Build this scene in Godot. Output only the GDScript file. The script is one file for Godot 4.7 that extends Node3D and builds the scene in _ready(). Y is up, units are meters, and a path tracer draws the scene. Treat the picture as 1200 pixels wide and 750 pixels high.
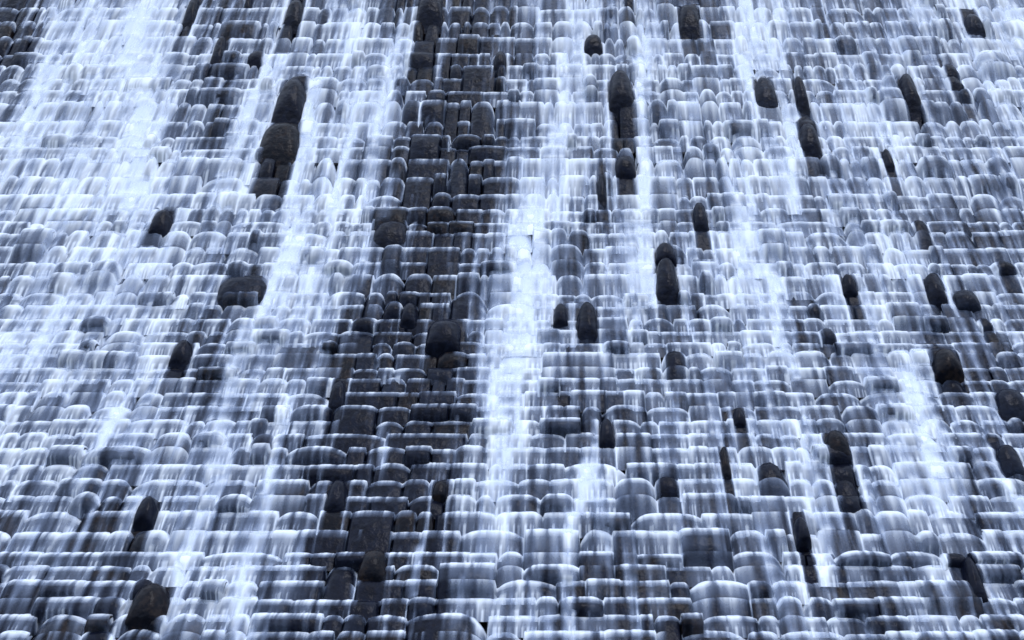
extends Node3D
# A tall stepped masonry dam face with thin white water running down over every course.
# Wall coordinates: X runs along the wall, courses are counted upwards from the pool.

const FOCAL := 1400.0        # focal length in survey pixels (survey sheet 1200 x 750)
const AXIS_X := 650.0        # survey column of the plumb line in front of the camera
const PITCH := 20.0          # degrees the camera looks up
const EYE := Vector3(0.0, 1.7, 0.0)

# heights of the ledges, read down the survey sheet (top of the wall first)
const LEDGES := [-134, -115, -96, -78, -60, -42, -25, -8, 9, 26, 45, 63, 77, 92, 106, 120, 142, 160, 173, 186, 208, 228, 245, 260, 272, 290, 308, 322, 343, 357, 374, 388, 402, 414, 431, 445, 460, 476, 492, 508, 524, 543, 562, 581, 600, 622, 648, 663, 681, 701, 721, 740, 762, 785, 809, 834, 860, 888, 918, 950]

# how much water runs there: 30 columns by 18 rows over the survey sheet, 0 dry to 9 solid white
const FLOW := [
	"248786447574224566464676547677", "258886447675414466665676566487"
	, "576886466675424576566565666567", "787785465766223576455664675666"
	, "667786574754113674665775667556", "678785674754123674764774666556"
	, "577766757754225964755775666444", "676776548764245965756776567545"
	, "666766457742246855654764675555", "766775466522218855655754666455"
	, "667674465624128745655665566444", "666765456522127744455555557445"
	, "655665554422246645455556457644", "555455565322256456555556357645"
	, "455455555422256555555555556645", "555456565312446554555555555555"
	, "444455654322254444445556445655", "444455554312245545434445544554"]

# the stronger runs of water: half width, strength, then points down the sheet
const RUNS := [
	[14, 0.16, 688, 0, 672, 60, 660, 130, 636, 200, 622, 260, 610, 340, 600, 430, 595, 500, 582, 570, 578, 650, 574, 760],
	[28, 0.06, 632, 190, 622, 260, 612, 330, 606, 420],
	[10, 0.34, 752, 0, 752, 120, 753, 200, 752, 280, 760, 350],
	[11, 0.32, 482, 15, 460, 70, 453, 120, 440, 190, 430, 245],
	[12, 0.32, 868, 0, 873, 70, 885, 105, 922, 130, 927, 230],
	[12, 0.30, 866, 245, 868, 300, 902, 325, 904, 372, 914, 410, 932, 440],
	[15, 0.38, 1062, 420, 1068, 485, 1084, 515, 1088, 560, 1098, 590],
	[13, 0.26, 72, 0, 63, 70, 45, 130, 15, 200],
	[14, 0.26, 168, 10, 165, 60, 174, 140, 172, 175, 155, 240],
	[11, 0.32, 318, 75, 288, 150, 276, 180, 262, 240],
	[11, 0.30, 368, 95, 363, 175, 346, 210, 343, 300, 326, 320, 306, 365, 287, 395, 270, 450, 262, 490, 266, 530, 258, 570, 230, 635, 216, 665],
	[7, 0.30, 322, 545, 310, 615, 290, 665, 280, 745],
	[9, 0.30, 932, 500, 947, 560, 944, 590, 960, 615, 962, 680],
	[8, 0.32, 1160, 525, 1177, 567, 1195, 595],
	[7, 0.30, 492, 645, 487, 690],
	[6, 0.30, 452, 495, 450, 535],
	[8, 0.28, 686, 545, 678, 590, 664, 625, 660, 690, 672, 745],
	[14, 0.22, 1172, 0, 1195, 60],
	[9, 0.26, 420, 120, 408, 180, 400, 240],
	[9, 0.24, 100, 300, 70, 360, 40, 420],
	[8, 0.24, 145, 480, 115, 530, 95, 570],
]

# single blocks that stand out of the wall and shed the water:
# x, top, bottom, width, how far they stand out, dry down to, roundness of the head, tone
const HEADS := [
	[505, -6, 32, 32, .42, 104, 2.4, 0], [341, 99, 146, 36, .4, 150, 2.2, 0], [328, 150, 196, 46, .34, 236, 2.6, 1],
	[728, 91, 137, 31, .55, 186, 2.0, 0], [1065, 93, 134, 21, .42, 152, 2.2, 0], [938, 95, 132, 15, .35, 140, 2.4, 0],
	[897, 96, 132, 27, .3, 134, 2.4, 2], [948, 150, 184, 24, .38, 205, 2.2, 0], [779, 289, 310, 25, .4, 312, 2.0, 0],
	[781, 309, 357, 28, .45, 374, 2.2, 1], [520, 381, 414, 40, .5, 470, 3.2, 1], [480, 359, 384, 20, .34, 400, 2.4, 1],
	[1106, 414, 446, 36, .5, 470, 1.9, 1], [980, 508, 541, 30, .4, 612, 2.3, 1], [938, 609, 640, 18, .4, 698, 2.2, 0],
	[174, 585, 618, 26, .42, 648, 2.0, 0], [176, 686, 738, 46, .42, 750, 2.2, 1], [214, 402, 430, 25, .3, 462, 2.2, 0],
	[190, 250, 278, 25, .34, 282, 2.2, 0], [257, 48, 82, 16, .3, 90, 2.4, 0], [1140, 655, 711, 22, .3, 716, 2.0, 0],
	[1095, 325, 360, 23, .34, 372, 2.2, 0], [1131, 344, 366, 30, .34, 368, 2.6, 2], [820, 242, 273, 18, .34, 300, 2.4, 0],
	[284, 328, 358, 56, .3, 360, 3.0, 2], [657, 359, 384, 18, .3, 386, 2.2, 0], [688, 359, 402, 27, .36, 412, 2.0, 0],
	[733, 187, 209, 24, .34, 240, 2.6, 1], [711, 494, 525, 19, .34, 540, 2.0, 0], [396, 449, 480, 20, .24, 500, 2.4, 1],
	[438, 646, 681, 34, .26, 745, 2.6, 1], [516, 566, 582, 18, .3, 640, 2.6, 1],
	[1186, 459, 494, 36, .28, 500, 2.6, 2], [1182, 524, 560, 30, .3, 562, 2.4, 2], [586, 64, 84, 16, .3, 100, 2.2, 0],
	[1141, 20, 42, 22, .26, 44, 2.4, 2], [695, 44, 62, 22, .24, 76, 2.4, 0], [705, 208, 244, 12, .22, 250, 2.4, 0],
	[345, 4, 32, 22, .28, 60, 2.2, 0], [866, 480, 500, 16, .24, 524, 2.4, 0], [395, 565, 600, 26, .28, 640, 2.4, 1],
	[808, 11, 45, 26, .3, 60, 3.0, 0], [1040, 178, 202, 12, .26, 230, 2.2, 0], [458, 262, 290, 40, .2, 292, 2.6, 1],
	[850, 526, 565, 12, .2, 600, 2.4, 1], [225, 0, 30, 14, .2, 60, 2.6, 0],
	[994, 325, 347, 18, .3, 385, 2.2, 1],
]

class Block:
	var x0: float; var x1: float; var kb: int; var kt: int
	var yb: float; var yt: float; var zb: float; var zt: float
	var proj: float; var bulge: float; var drop: float; var pw: float; var lean: float
	var joint: float; var seed_off: float; var tone: int; var veil: float; var zback: float
	var size: float
	func edge(u: float) -> float:
		if kb < 0:      # a round head
			return 1.0 - drop * (1.0 - sqrt(maxf(0.0, 1.0 - pow(absf(u), pw)))) * (1.0 + lean * signf(u))
		return 1.0 - drop * pow(absf(u), pw) * (1.0 + lean * signf(u))
	func front(u: float, t: float, n: FastNoiseLite) -> float:
		var a := absf(u)
		var x := x0 + (u * 0.5 + 0.5) * (x1 - x0)
		var t4 := t * t * t * t
		var foot := smoothstep(0.0, 0.55, t)
		return lerpf(zb, zt, t) + foot * (proj + bulge * (1.0 - a * a * a * a) * (1.0 - 0.6 * t4 * t4)) - 0.04 * t4 * t4 * t4 + (0.03 if kb >= 0 else 0.05) * n.get_noise_2d(x * 3.0 + seed_off, (yb + t * (yt - yb)) * 3.0)

var rng := RandomNumberGenerator.new()
var rough := FastNoiseLite.new()
var streak := FastNoiseLite.new()
var fine := FastNoiseLite.new()
var prof_v := PackedFloat32Array()
var prof_y := PackedFloat32Array()
var prof_z := PackedFloat32Array()
var lip_v := PackedFloat32Array()
var lip_y := PackedFloat32Array()
var lip_z := PackedFloat32Array()
var courses := []            # per course, the blocks from left to right
var heads := []
var stone_mats := []
var water_mat: StandardMaterial3D

func _ready() -> void:
	set_camera()
	set_light()
	rng.seed = 4711
	rough.seed = 3; rough.frequency = 0.5; rough.fractal_octaves = 3
	streak.seed = 11; streak.frequency = 1.0; streak.fractal_octaves = 2; streak.noise_type = FastNoiseLite.TYPE_SIMPLEX
	fine.seed = 23; fine.frequency = 1.0; fine.fractal_octaves = 2; fine.noise_type = FastNoiseLite.TYPE_SIMPLEX
	survey()
	make_materials()
	lay_blocks()
	build_ground()
	build_wall()
	build_water()

# ---------------------------------------------------------------- camera, sky, sun
func set_camera() -> void:
	var cam := Camera3D.new()
	cam.name = "camera"
	cam.projection = Camera3D.PROJECTION_FRUSTUM
	cam.near = 0.1
	cam.far = 4000.0
	cam.size = 2.0 * 0.1 * 375.0 / FOCAL
	cam.frustum_offset = Vector2(0.1 * (600.0 - AXIS_X) / FOCAL, 0.0)
	cam.position = EYE
	cam.rotation_degrees = Vector3(PITCH, 0, 0)
	add_child(cam)
	cam.current = true

func set_light() -> void:
	var env := Environment.new()
	env.background_mode = Environment.BG_SKY
	var sm := ProceduralSkyMaterial.new()
	sm.sky_top_color = Color(0.765, 0.82, 0.91)
	sm.sky_horizon_color = Color(0.43, 0.475, 0.56)
	sm.sky_curve = 0.35
	sm.sky_energy_multiplier = 1.6
	sm.ground_bottom_color = Color(0.16, 0.18, 0.17)
	sm.ground_horizon_color = Color(0.30, 0.32, 0.34)
	sm.sun_angle_max = 0.0
	var sky := Sky.new()
	sky.sky_material = sm
	env.sky = sky
	env.tonemap_mode = Environment.TONE_MAPPER_LINEAR
	env.tonemap_exposure = 0.96
	env.sdfgi_enabled = true
	env.ssao_enabled = true
	env.ssil_enabled = true
	var we := WorldEnvironment.new()
	we.name = "world_environment"
	we.environment = env
	add_child(we)
	var sun := DirectionalLight3D.new()
	sun.name = "sun"
	sun.light_energy = 0.35
	sun.light_color = Color(0.95, 0.96, 1.0)
	sun.light_angular_distance = 20.0
	sun.shadow_enabled = true
	sun.rotation_degrees = Vector3(-62, 18, 0)
	add_child(sun)

# ---------------------------------------------------------------- the survey of the wall
func vanishing(v: float) -> float:
	if v < 375.0:
		return lerpf(-1080.0, -780.0, maxf(v, -140.0) / 375.0)
	return lerpf(-780.0, -550.0, (minf(v, 900.0) - 375.0) / 375.0)

func elev(v: float) -> float:
	return deg_to_rad(PITCH) + atan((375.0 - v) / FOCAL)

func survey() -> void:
	# the wall's profile: steep at the crest and flatter towards the pool
	var vs := []
	var rs := {}
	var r := 22.0
	rs[750] = r
	for v in range(750, -160, -2):
		var th := deg_to_rad(PITCH) + atan((375.0 - vanishing(v - 1.0)) / FOCAL)
		r = r * sin(th - elev(v)) / sin(th - elev(v - 2.0))
		rs[v - 2] = r
	r = 22.0
	for v in range(750, 970, 2):
		var th := deg_to_rad(PITCH) + atan((375.0 - vanishing(v + 1.0)) / FOCAL)
		r = r * sin(th - elev(v)) / sin(th - elev(v + 2.0))
		rs[v + 2] = r
	vs = rs.keys()
	vs.sort()
	for v in vs:
		prof_v.append(v)
		prof_y.append(EYE.y + rs[v] * sin(elev(v)))
		prof_z.append(-rs[v] * cos(elev(v)))
	for i in range(LEDGES.size() - 1, -1, -1):
		var p := at_row(LEDGES[i])
		lip_v.append(LEDGES[i]); lip_y.append(p.x); lip_z.append(p.y)

func at_row(v: float) -> Vector2:      # height and depth of the wall at a survey row
	var f := clampf((v - prof_v[0]) / 2.0, 0.0, prof_v.size() - 1.001)
	var i := int(f)
	return Vector2(lerpf(prof_y[i], prof_y[i + 1], f - i), lerpf(prof_z[i], prof_z[i + 1], f - i))

func metres(v: float) -> float:        # metres along the wall for one survey pixel at that row
	var p := at_row(v)
	var a := deg_to_rad(PITCH)
	return ((p.x - EYE.y) * sin(a) - p.y * cos(a)) / FOCAL

func along(px: float, v: float) -> float:
	return (px - AXIS_X) * metres(v)

func flow_at(px: float, v: float) -> float:
	var fx := clampf(px / 40.0 - 0.5, 0.0, 28.999)
	var fy := clampf(v / 41.667 - 0.5, 0.0, 16.999)
	var i := int(fx)
	var j := int(fy)
	var r0: String = FLOW[j]
	var r1: String = FLOW[j + 1]
	var a := lerpf(r0.unicode_at(i) - 48, r0.unicode_at(i + 1) - 48, fx - i)
	var b := lerpf(r1.unicode_at(i) - 48, r1.unicode_at(i + 1) - 48, fx - i)
	return lerpf(a, b, fy - j) / 9.0

# ---------------------------------------------------------------- materials
func make_materials() -> void:
	var bump := NoiseTexture2D.new()
	var bn := FastNoiseLite.new()
	bn.seed = 5; bn.frequency = 0.012; bn.fractal_octaves = 5
	bump.noise = bn; bump.width = 512; bump.height = 512; bump.seamless = true; bump.as_normal_map = true; bump.bump_strength = 9.0
	var tones := [[Color(0.0025, 0.0032, 0.008), Color(0.008, 0.0105, 0.022)], [Color(0.0030, 0.0034, 0.007), Color(0.020, 0.014, 0.013)], [Color(0.004, 0.0055, 0.012), Color(0.012, 0.016, 0.030)]]
	for i in 3:
		var g := Gradient.new()
		g.offsets = PackedFloat32Array([0.3 if i != 1 else 0.48, 0.72])
		g.colors = PackedColorArray([tones[i][0].linear_to_srgb(), tones[i][1].linear_to_srgb()])
		var tn := FastNoiseLite.new()
		tn.seed = 40 + i; tn.frequency = 0.009; tn.fractal_octaves = 6; tn.fractal_gain = 0.62
		var tex := NoiseTexture2D.new()
		tex.noise = tn; tex.width = 512; tex.height = 512; tex.seamless = true; tex.color_ramp = g
		var m := StandardMaterial3D.new()
		m.albedo_texture = tex
		m.roughness = 0.28
		m.metallic_specular = 0.21
		m.normal_enabled = true
		m.normal_texture = bump
		m.normal_scale = 0.7
		m.uv1_triplanar = true
		m.uv1_world_triplanar = true
		m.uv1_scale = Vector3.ONE * 0.55
		stone_mats.append(m)
	water_mat = StandardMaterial3D.new()
	water_mat.albedo_color = Color(0.93, 0.95, 0.98)
	water_mat.vertex_color_use_as_albedo = true
	water_mat.transparency = BaseMaterial3D.TRANSPARENCY_ALPHA
	water_mat.roughness = 0.5
	water_mat.cull_mode = BaseMaterial3D.CULL_DISABLED

func plain(c: Color, r := 0.9) -> StandardMaterial3D:
	var m := StandardMaterial3D.new()
	m.albedo_color = c.linear_to_srgb()
	m.roughness = r
	return m

# ---------------------------------------------------------------- laying the blocks
func lay_blocks() -> void:
	var n := lip_y.size()
	for k in n:
		courses.append([])
	var slope := 0.5
	var taken := {}                       # course -> intervals held by blocks two courses high
	for k in range(1, n):
		var m := metres(lip_v[k])
		var left := (0.0 - AXIS_X - 170.0) * m
		var right := (1200.0 - AXIS_X + 170.0) * m
		var held: Array = taken.get(k, [])
		held.sort_custom(func(a, b): return a.x0 < b.x0)
		var x := left
		var hi := 0
		var hk := lip_y[k] - lip_y[k - 1]
		var shift := 0.0
		slope = (lip_z[k - 1] - lip_z[k]) / hk
		while x < right:
			if hi < held.size() and x >= held[hi].x0 - 0.16:
				courses[k].append(held[hi])
				if not courses[k].is_empty() and courses[k].size() > 1:
					courses[k][-2].x1 = minf(courses[k][-2].x1, held[hi].x0) if courses[k][-2].kt == k and courses[k][-2].kb == k else courses[k][-2].x1
				x = held[hi].x1
				hi += 1
				continue
			var w := lerpf(0.3, 0.95, pow(rng.randf(), 1.5)) * (1.0 if rng.randf() < 0.85 else 1.7) * lerpf(0.85, 1.3, clampf(lip_v[k] / 750.0, 0.0, 1.0))
			var stop: float = held[hi].x0 if hi < held.size() else 1e9
			if x + w > stop - 0.22:
				w = stop - x
			var b := Block.new()
			b.x0 = x; b.x1 = x + w; b.kb = k; b.kt = k
			if k + 1 < n and w > 0.4 and rng.randf() < 0.11:
				b.kt = k + 1
				var clash := false
				for o in taken.get(k + 1, []):
					if o.x0 < b.x1 + 0.2 and o.x1 > b.x0 - 0.2:
						clash = true
				if clash:
					b.kt = k
				else:
					if not taken.has(k + 1):
						taken[k + 1] = []
					taken[k + 1].append(b)
			if rng.randf() < 0.4:
				shift = 0.0 if rng.randf() < 0.5 else rng.randf_range(-0.14, 0.14)
			var dy := shift * hk if b.kt == k else 0.0
			b.yb = lip_y[k - 1] - 0.38 * hk
			b.yt = lip_y[b.kt] + dy + rng.randf_range(-0.02, 0.02)
			b.zb = lip_z[k] - dy * slope
			b.zt = b.zb if b.kt == k else lerpf(lip_z[k], lip_z[k + 1], 0.9)
			b.zb += 0.76 * slope * (lip_y[k] + dy - b.yb)      # the faces are dressed to a batter
			var big := rng.randf() < 0.16
			b.proj = rng.randf_range(-0.03, 0.04) + (rng.randf_range(0.05, 0.16) if big else 0.0)
			b.bulge = rng.randf_range(0.01, 0.05) + (rng.randf_range(0.03, 0.1) if big else 0.0)
			b.pw = rng.randf_range(4.0, 12.0)
			b.drop = rng.randf_range(0.005, 0.045)
			if rng.randf() < 0.4:
				b.drop = rng.randf_range(0.1, 0.36)
				b.pw = rng.randf_range(2.2, 4.5)
			b.lean = rng.randf_range(-0.5, 0.5)
			b.seed_off = rng.randf() * 100.0
			b.tone = [0, 0, 0, 0, 1, 2][rng.randi() % 6]
			b.veil = rng.randf_range(-0.1, 0.28) if not big else rng.randf_range(0.15, 0.5)
			if rng.randf() < 0.12:
				b.veil += 0.3
			if w < 0.7 and rng.randf() < 0.04 and b.kt < n - 2 and flow_at((x + w * 0.5) / m + AXIS_X, lip_v[k]) + run_boost((x + w * 0.5) / m + AXIS_X, lip_v[k]) < 0.62:
				# a block that stands proud and sheds the water, leaving the wall dry below it
				b.proj = rng.randf_range(0.1, 0.2)
				b.drop = rng.randf_range(0.15, 0.4)
				b.pw = rng.randf_range(2.2, 3.4)
				b.tone = 0
				heads.append({"b": null, "v0": lip_v[b.kt], "v1": lip_v[k] + rng.randf_range(10.0, 45.0), "xc": b.x0 + w * 0.5, "hw": w * 0.5 * rng.randf_range(0.7, 1.0)})
			b.zback = lip_z[k] - 0.3
			b.joint = rng.randf_range(0.0, 0.25) if rng.randf() < 0.55 else rng.randf_range(0.4, 1.0)
			courses[k].append(b)
			x += w
	for h in HEADS:
		var b := Block.new()
		var vm: float = (h[1] + h[2]) * 0.5
		var xc := along(h[0], vm)
		var hw: float = h[3] * 0.5 * metres(vm)
		b.x0 = xc - hw; b.x1 = xc + hw
		var pt := at_row(h[1])
		var pb := at_row(h[2])
		b.kb = -1; b.kt = -1
		b.yb = pb.x - 0.25; b.yt = pt.x
		b.zb = pb.y; b.zt = lerpf(pb.y, pt.y, 0.85)
		b.proj = h[4] * 0.5
		b.bulge = h[4] * 0.35
		b.pw = h[6]
		b.drop = 0.5 if h[6] < 2.5 else 0.3
		b.lean = rng.randf_range(-0.25, 0.25)
		b.seed_off = rng.randf() * 100.0
		b.tone = 0 if h[7] == 1 and rng.randf() < 0.6 else h[7]
		b.zback = pt.y - 0.6
		b.size = h[3] * (h[2] - h[1]) * 4.0
		heads.append({"b": b, "v0": float(h[1]), "v1": float(h[5]), "xc": xc, "hw": hw})

# ---------------------------------------------------------------- meshes of the blocks
const US := [-1.0, -0.86, -0.5, 0.0, 0.5, 0.86, 1.0]
const TS := [0.0, 0.12, 0.45, 0.75, 0.92, 1.0]
const HUS := [-1.0, -0.95, -0.85, -0.68, -0.45, -0.2, 0.0, 0.2, 0.45, 0.68, 0.85, 0.95, 1.0]
const HTS := [0.0, 0.06, 0.2, 0.36, 0.52, 0.68, 0.8, 0.9, 0.96, 1.0]

func block_shape(b: Block, pos: PackedVector3Array, ind: PackedInt32Array, us: Array, ts: Array, gap: float) -> void:
	var base := pos.size()
	var nu := us.size() + 2
	var nt := ts.size() + 1
	var w := b.x1 - b.x0
	for j in nt:
		for i in nu:
			var ui := clampi(i - 1, 0, us.size() - 1)
			var u: float = us[ui]
			var t: float = ts[mini(j, ts.size() - 1)]
			var x := b.x0 + gap + (u * 0.5 + 0.5) * (w - gap * 2.0)
			# the flanks of a rounded head come in as they rise
			var y := b.yb + (b.yt - b.yb) * t * b.edge(u)
			var z := b.front(u, t, rough)
			if i == 0 or i == nu - 1 or j == nt - 1:
				z = b.zback - (0.25 if j == nt - 1 else 0.0)
			if ui > 0 and ui < us.size() - 1 and j > 0 and j < ts.size() - 1:
				x += 0.012 * rough.get_noise_2d(x * 9.0 + b.seed_off, y * 9.0)
			pos.append(Vector3(x, y, z))
	for j in nt - 1:
		for i in nu - 1:
			var a := base + j * nu + i
			ind.append_array(PackedInt32Array([a, a + nu, a + 1, a + 1, a + nu, a + nu + 1]))

func mesh_from(pos: PackedVector3Array, ind: PackedInt32Array, mat: Material, col := PackedColorArray(), origin := Vector3.ZERO) -> ArrayMesh:
	var nrm := PackedVector3Array()
	nrm.resize(pos.size())
	for q in range(0, ind.size(), 3):
		var a := pos[ind[q]]
		var c := (pos[ind[q + 2]] - a).cross(pos[ind[q + 1]] - a)
		nrm[ind[q]] += c; nrm[ind[q + 1]] += c; nrm[ind[q + 2]] += c
	for q in nrm.size():
		nrm[q] = nrm[q].normalized() if nrm[q].length_squared() > 1e-16 else Vector3.UP
		pos[q] -= origin
	var arr := []
	arr.resize(Mesh.ARRAY_MAX)
	arr[Mesh.ARRAY_VERTEX] = pos
	arr[Mesh.ARRAY_NORMAL] = nrm
	arr[Mesh.ARRAY_INDEX] = ind
	if col.size() > 0:
		arr[Mesh.ARRAY_COLOR] = col
	var me := ArrayMesh.new()
	me.add_surface_from_arrays(Mesh.PRIMITIVE_TRIANGLES, arr)
	me.surface_set_material(0, mat)
	return me

func part(called: String, me: Mesh, parent: Node, at := Vector3.ZERO) -> MeshInstance3D:
	var o := MeshInstance3D.new()
	o.name = called
	o.mesh = me
	o.position = at
	parent.add_child(o, true)
	return o

func single_block(b: Block, parent: Node, head: bool) -> MeshInstance3D:
	var pos := PackedVector3Array()
	var ind := PackedInt32Array()
	block_shape(b, pos, ind, HUS if head else US, HTS if head else TS, 0.0 if head else 0.012)
	var o := Vector3((b.x0 + b.x1) * 0.5, b.yb, b.zb)
	return part("stone", mesh_from(pos, ind, stone_mats[b.tone], PackedColorArray(), o), parent, o)

func build_wall() -> void:
	var wall := Node3D.new()
	wall.name = "stone_dam"
	wall.set_meta("label", "tall dark stepped stone dam face under streaming white water")
	wall.set_meta("category", "dam")
	add_child(wall)
	# hearting behind the blocks: a stepped solid
	var pos := PackedVector3Array()
	var ind := PackedInt32Array()
	var xr := (1200.0 - AXIS_X + 200.0) * metres(-134.0)
	var xl := (0.0 - AXIS_X - 200.0) * metres(-134.0)
	var line := [Vector2(-1.0, lip_z[1] - 0.22)]
	for k in range(1, lip_y.size()):
		line.append(Vector2(lip_y[k] - 0.2, lip_z[k] - 0.22))
		if k + 1 < lip_y.size():
			line.append(Vector2(lip_y[k] - 0.2, lip_z[k + 1] - 0.22))
	line.append(Vector2(lip_y[-1] - 0.2, lip_z[-1] - 6.0))
	line.append(Vector2(-1.0, lip_z[-1] - 6.0))
	for i in line.size():
		var p: Vector2 = line[i]
		var q: Vector2 = line[(i + 1) % line.size()]
		var a := pos.size()
		pos.append_array(PackedVector3Array([Vector3(xl, p.x, p.y), Vector3(xr, p.x, p.y), Vector3(xr, q.x, q.y), Vector3(xl, q.x, q.y)]))
		ind.append_array(PackedInt32Array([a, a + 3, a + 1, a + 1, a + 3, a + 2]))
	part("hearting", mesh_from(pos, ind, stone_mats[0]), wall)
	for h in heads:
		if h.b == null:
			continue
		var o := single_block(h.b, wall, true)
		if h.b.size > 3800.0 and h.b.tone < 2:
			o.set_meta("label", "dark round-headed stone standing dry out of the water")
	# the blocks that show largest are single parts, the others one mass
	var all := []
	for k in range(1, courses.size()):
		for b: Block in courses[k]:
			if b.kb != k:
				continue
			var v := lip_v[b.kt]
			var xm := (b.x0 + b.x1) * 0.5 / metres(v) + AXIS_X
			var seen := xm > 10 and xm < 1190 and v > 0 and v < 740
			b.size = (b.x1 - b.x0) / metres(v) * (lip_v[b.kb - 1] - v) * (1.0 if seen else 0.0) * (1.25 - flow_at(xm, v))
			all.append(b)
	all.sort_custom(func(a, b): return a.size > b.size)
	var many := 300 - HEADS.size()
	for i in many:
		single_block(all[i], wall, false)
	for tone in 3:
		var p := PackedVector3Array()
		var q := PackedInt32Array()
		for i in range(many, all.size()):
			if all[i].tone == tone:
				block_shape(all[i], p, q, US, TS, 0.012)
		var o := part("stones", mesh_from(p, q, stone_mats[tone]), wall)
		o.set_meta("kind", "stuff")
	pass

# ---------------------------------------------------------------- ground and pool
func build_ground() -> void:
	var g := PlaneMesh.new()
	g.size = Vector2(1600, 1600)
	g.material = plain(Color(0.07, 0.08, 0.05))
	var o := part("ground", g, self, Vector3(0, -0.1, 0))
	o.set_meta("kind", "structure")
	o.set_meta("label", "grassy ground at the foot of the dam")
	o.set_meta("category", "ground")

# ---------------------------------------------------------------- water
func build_water() -> void:
	var water := Node3D.new()
	water.name = "water"
	water.set_meta("kind", "structure")
	water.set_meta("label", "thin white water running down over every ledge of the dam")
	water.set_meta("category", "water")
	add_child(water)
	for k in range(1, lip_y.size() - 1):
		veil(k, water)
	ribbons(water)

func foam(a: float) -> Color:       # clear water is bluish where it runs thin, white where it is full of air
	return Color(0.58, 0.69, 0.93, a).lerp(Color(1, 1, 1, a), smoothstep(0.05, 0.6, a))

func block_at(k: int, x: float, hint: int) -> int:
	var blocks: Array = courses[k]
	var i := hint
	while i < blocks.size() - 1 and x > blocks[i].x1:
		i += 1
	return i

func ledge_point(b: Block, k: int, x: float) -> Vector3:     # just off the ledge of course k
	var u := clampf((x - b.x0) / ((b.x1 - b.x0) * 0.5) - 1.0, -1.0, 1.0)
	var t := 0.97
	if b.kt > k:
		t = (lip_y[k] - b.yb) / (b.yt - b.yb)
	return Vector3(x, b.yb + (b.yt - b.yb) * t * b.edge(u), maxf(b.front(u, t, rough), lip_z[k] + 0.04) + 0.1)

# the fuller runs, which leap from ledge to ledge without falling back against the stone
func ribbons(water: Node) -> void:
	var pos := PackedVector3Array()
	var col := PackedColorArray()
	var ind := PackedInt32Array()
	var fs := [0.0, 0.25, 0.55, 0.8, 1.0]
	for k in range(2, lip_y.size() - 2):
		var v := lip_v[k]
		if v < -60.0 or v > 800.0:
			continue
		var vf := lip_v[k - 1]
		var m := metres(v)
		var dx := 1.8 * m
		var left := (0.0 - AXIS_X - 120.0) * m
		var n := int((1200.0 + 240.0) / 1.8)
		var ia := 0
		var ib := 0
		var near := []
		for hd in heads:
			if hd.v1 > v - 2.0 and hd.v0 < vf + 2.0:
				near.append(hd)
		var base := pos.size()
		for c in n:
			var x := left + c * dx
			ia = block_at(k, x, ia)
			ib = block_at(k - 1, x, ib)
			var p := ledge_point(courses[k][ia], k, x)
			var q := ledge_point(courses[k - 1][ib], k - 1, x)
			var shed := 0.0
			var side := 0.0
			for hd in near:
				var g: float = absf(x - hd.xc) / hd.hw
				if g < 1.15:
					shed = maxf(shed, clampf((1.15 - g) * 5.0, 0.0, 1.0))
				elif g < 1.8 and hd.b != null:
					side = maxf(side, (1.8 - g) * 0.4)
			for f: float in fs:
				var pt := p.lerp(q, f)
				pt.z -= 0.12 * (q.z - p.z) * sin(PI * f)
				var vv := lerpf(v, vf, f)
				var px := x / m + AXIS_X
				var l := pt.y * 1.15
				var al := 0.0
				if shed < 1.0:
					var d := flow_at(px, vv) + run_boost(px, vv) * 1.25 + side
					var r0 := streak.get_noise_2d(x * 1.2 + 900.0, l * 0.10)
					var r1 := streak.get_noise_2d(x * 3.3 + 700.0, l * 0.2)
					var r2 := fine.get_noise_2d(x * 9.0 + 40.0, l * 0.4)
					var w := (d - 0.52) * 1.4 + 0.42 * r0 + 0.42 * r1 + 0.1 * r2
					al = smoothstep(0.0, 0.9, w) * 0.6 * (1.0 + 0.3 * r2) * (1.0 - 0.62 * sin(PI * f)) * (1.0 - shed)
				pos.append(pt)
				col.append(foam(clampf(al, 0.0, 0.75)))
		var nf := fs.size()
		for c in n - 1:
			for j in nf - 1:
				var a := base + c * nf + j
				if col[a].a + col[a + 1].a + col[a + nf].a + col[a + nf + 1].a < 0.02:
					continue
				ind.append_array(PackedInt32Array([a, a + 1, a + nf, a + nf, a + 1, a + nf + 1]))
	var o := part("white_water", mesh_from(pos, ind, water_mat, col), water)
	o.set_meta("kind", "stuff")

func run_boost(px: float, v: float) -> float:
	var s := 0.0
	for r in RUNS:
		var n: int = r.size()
		if v < r[3] - 8.0 or v > r[n - 1] + 8.0:
			continue
		for i in range(2, n - 2, 2):
			if v <= r[i + 3] or i == n - 4:
				var f := clampf((v - r[i + 1]) / maxf(r[i + 3] - r[i + 1], 1.0), 0.0, 1.0)
				var d: float = (px - lerpf(r[i], r[i + 2], f)) / r[0]
				if absf(d) < 2.2:
					s += r[1] * exp(-d * d)
				break
	return s

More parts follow.
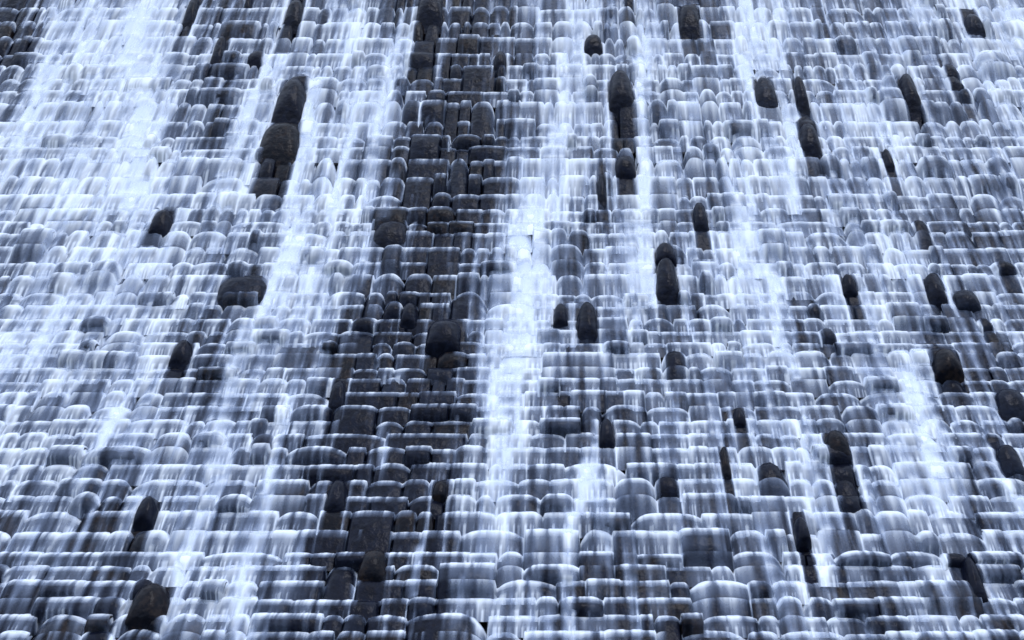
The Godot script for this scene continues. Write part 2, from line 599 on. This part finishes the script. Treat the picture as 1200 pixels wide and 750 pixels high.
func veil(k: int, water: Node) -> void:
	var blocks: Array = courses[k]
	if blocks.is_empty():
		return
	var v := lip_v[k]
	var vf := lip_v[k - 1]
	var m := metres(v)
	var inside := v > -30.0 and v < 770.0
	var dx := (1.6 if inside else 4.0) * m
	var left := (0.0 - AXIS_X - 165.0) * m
	var right := (1200.0 - AXIS_X + 165.0) * m
	var h := lip_y[k] - lip_y[k - 1]
	var tread := lip_z[k] - lip_z[k + 1]
	var rows := [1.0, 1.0, 0.99, 0.95, 0.87, 0.72, 0.56, 0.44, 0.34, 0.0]
	var nr := rows.size()
	var n := int((right - left) / dx)
	var pos := PackedVector3Array()
	var col := PackedColorArray()
	var ind := PackedInt32Array()
	# heads that interrupt this course
	var near := []
	for hd in heads:
		if hd.v1 > v - 2.0 and hd.v0 < vf - 3.0:
			near.append(hd)
	var bi := 0
	var vm := (v + vf) * 0.5
	var prev_any := false
	for c in n:
		var x := left + c * dx
		while bi < blocks.size() - 1 and x > blocks[bi].x1:
			bi += 1
		var b: Block = blocks[bi]
		var hw := (b.x1 - b.x0) * 0.5
		var u := clampf((x - b.x0) / hw - 1.0, -1.0, 1.0)
		var px := x / m + AXIS_X
		var boost := run_boost(px, vm)
		var d := flow_at(px, vm) + boost * 0.9
		var s0 := streak.get_noise_2d(x * 1.1 + 400.0, k * 0.09)
		var s1 := streak.get_noise_2d(x * 2.7, k * 0.16)
		var s2 := streak.get_noise_2d(x * 4.6 + 50.0 + 0.3 * s1, k * 0.3)
		var s3 := fine.get_noise_2d(x * 17.0, k * 0.6)
		var shed := 0.0
		for hd in near:
			var q: float = absf(x - hd.xc) / hd.hw
			var fade := clampf((hd.v1 - v) / 30.0, 0.25, 1.0)
			if q < 1.0:
				shed = maxf(shed, fade * clampf((1.0 - q) * 2.6, 0.0, 1.0))
			elif q < 1.6:
				d += 0.3 * (1.6 - q) / 0.6 * fade
		var a2 := u * u
		var joint := b.joint * clampf((u - 1.0) * hw / m * 0.5 + 1.0, 0.0, 1.0)
		var flow := (maxf(d, 0.27) - 0.5) * 2.0 + 0.37 + 0.30 * s0 + 0.34 * s1 - b.veil * (1.0 - a2 * a2) * (1.0 - boost)
		var w := flow + (0.2 + 0.2 * s0) * s2 + 0.04 * s3 + joint
		w = (w if w > 0.0 else 0.0) * (1.0 - shed)
		var film := clampf(0.05 + (d - 0.42) * 0.55 + 0.1 * s1 - 0.08 * b.veil, 0.005, 0.4) * (1.0 - shed)
		var lipw := clampf(0.66 + 0.8 * w + 0.3 * s1 + 0.4 * s2 + 0.14 * s3 - 0.75 * clampf(0.42 - d, 0.0, 1.0), 0.0, 1.0) * (1.0 - shed)
		var split := b.kt > k           # the lower half of a block two courses high: no ledge here
		var g0 := 0.0
		var g1 := 1.0
		if b.kb != b.kt:
			var gs := (lip_y[b.kb] - b.yb) / (b.yt - b.yb)
			g0 = 0.0 if split else gs - 0.25 * (1.0 - gs)
			g1 = gs if split else 1.0
		for j in nr:
			var t: float = rows[j]
			var tt := lerpf(g0, g1, clampf(t, 0.0, 1.0))
			var z := b.front(u, tt, rough)
			var e := b.edge(u)
			var y := b.yb + (b.yt - b.yb) * tt * e
			if t < 0.0:
				y += t * h
			var al := 0.0
			if j < 2 and not split:
				y += 0.03 if j == 0 else 0.014 + 0.018 * lipw
				z = z - tread * 0.95 if j == 0 else z - 0.05
				al = lipw * (0.8 if j == 0 else 1.0)
			else:
				z += 0.03 + 0.03 * w if b.kb != b.kt else 0.02 + 0.05 * w * (1.0 - t * 0.6) + 0.03 * (1.0 - t)
				var br := fine.get_noise_2d(x * 14.0, y * 3.5 + 9.0)
				var body := w * (1.0 + 0.13 * br)
				var thin := exp(-(1.0 - t) * lerpf(4.5, 1.0, clampf(w * 0.85, 0.0, 1.0)))
				body = 1.0 - (1.0 - film) * (1.0 - clampf(body * thin, 0.0, 1.0))
				if split:
					al = body
				elif j == 2:
					al = maxf(lipw, body)
				elif j == 3:
					al = lerpf(lipw, body, 0.3)
				elif j == 4:
					al = lerpf(lipw, body, 0.65)
				else:
					al = body
				if j >= nr - 4 and not split and b.kb == k:
					var sp := fine.get_noise_2d(x * 11.0 + 300.0, k * 7.3)
					al += (0.06 + clampf((sp - 0.08) * 1.5, 0.0, 0.5)) * clampf(w * 1.6 + 0.05, 0.0, 1.0) * (0.2 if j == nr - 4 else 0.8) * (1.0 - shed)
			if j == nr - 1 and b.kb != k:
				al = 0.0
			pos.append(Vector3(x, y, z))
			col.append(foam(pow(clampf(al, 0.0, 0.97), 1.12)))
	for c in n - 1:
		for j in nr - 1:
			var a := c * nr + j
			if col[a].a + col[a + 1].a + col[a + nr].a + col[a + nr + 1].a < 0.02:
				continue
			ind.append_array(PackedInt32Array([a, a + 1, a + nr, a + nr, a + 1, a + nr + 1]))
	if ind.is_empty():
		return
	part("water_veil", mesh_from(pos, ind, water_mat, col), water)
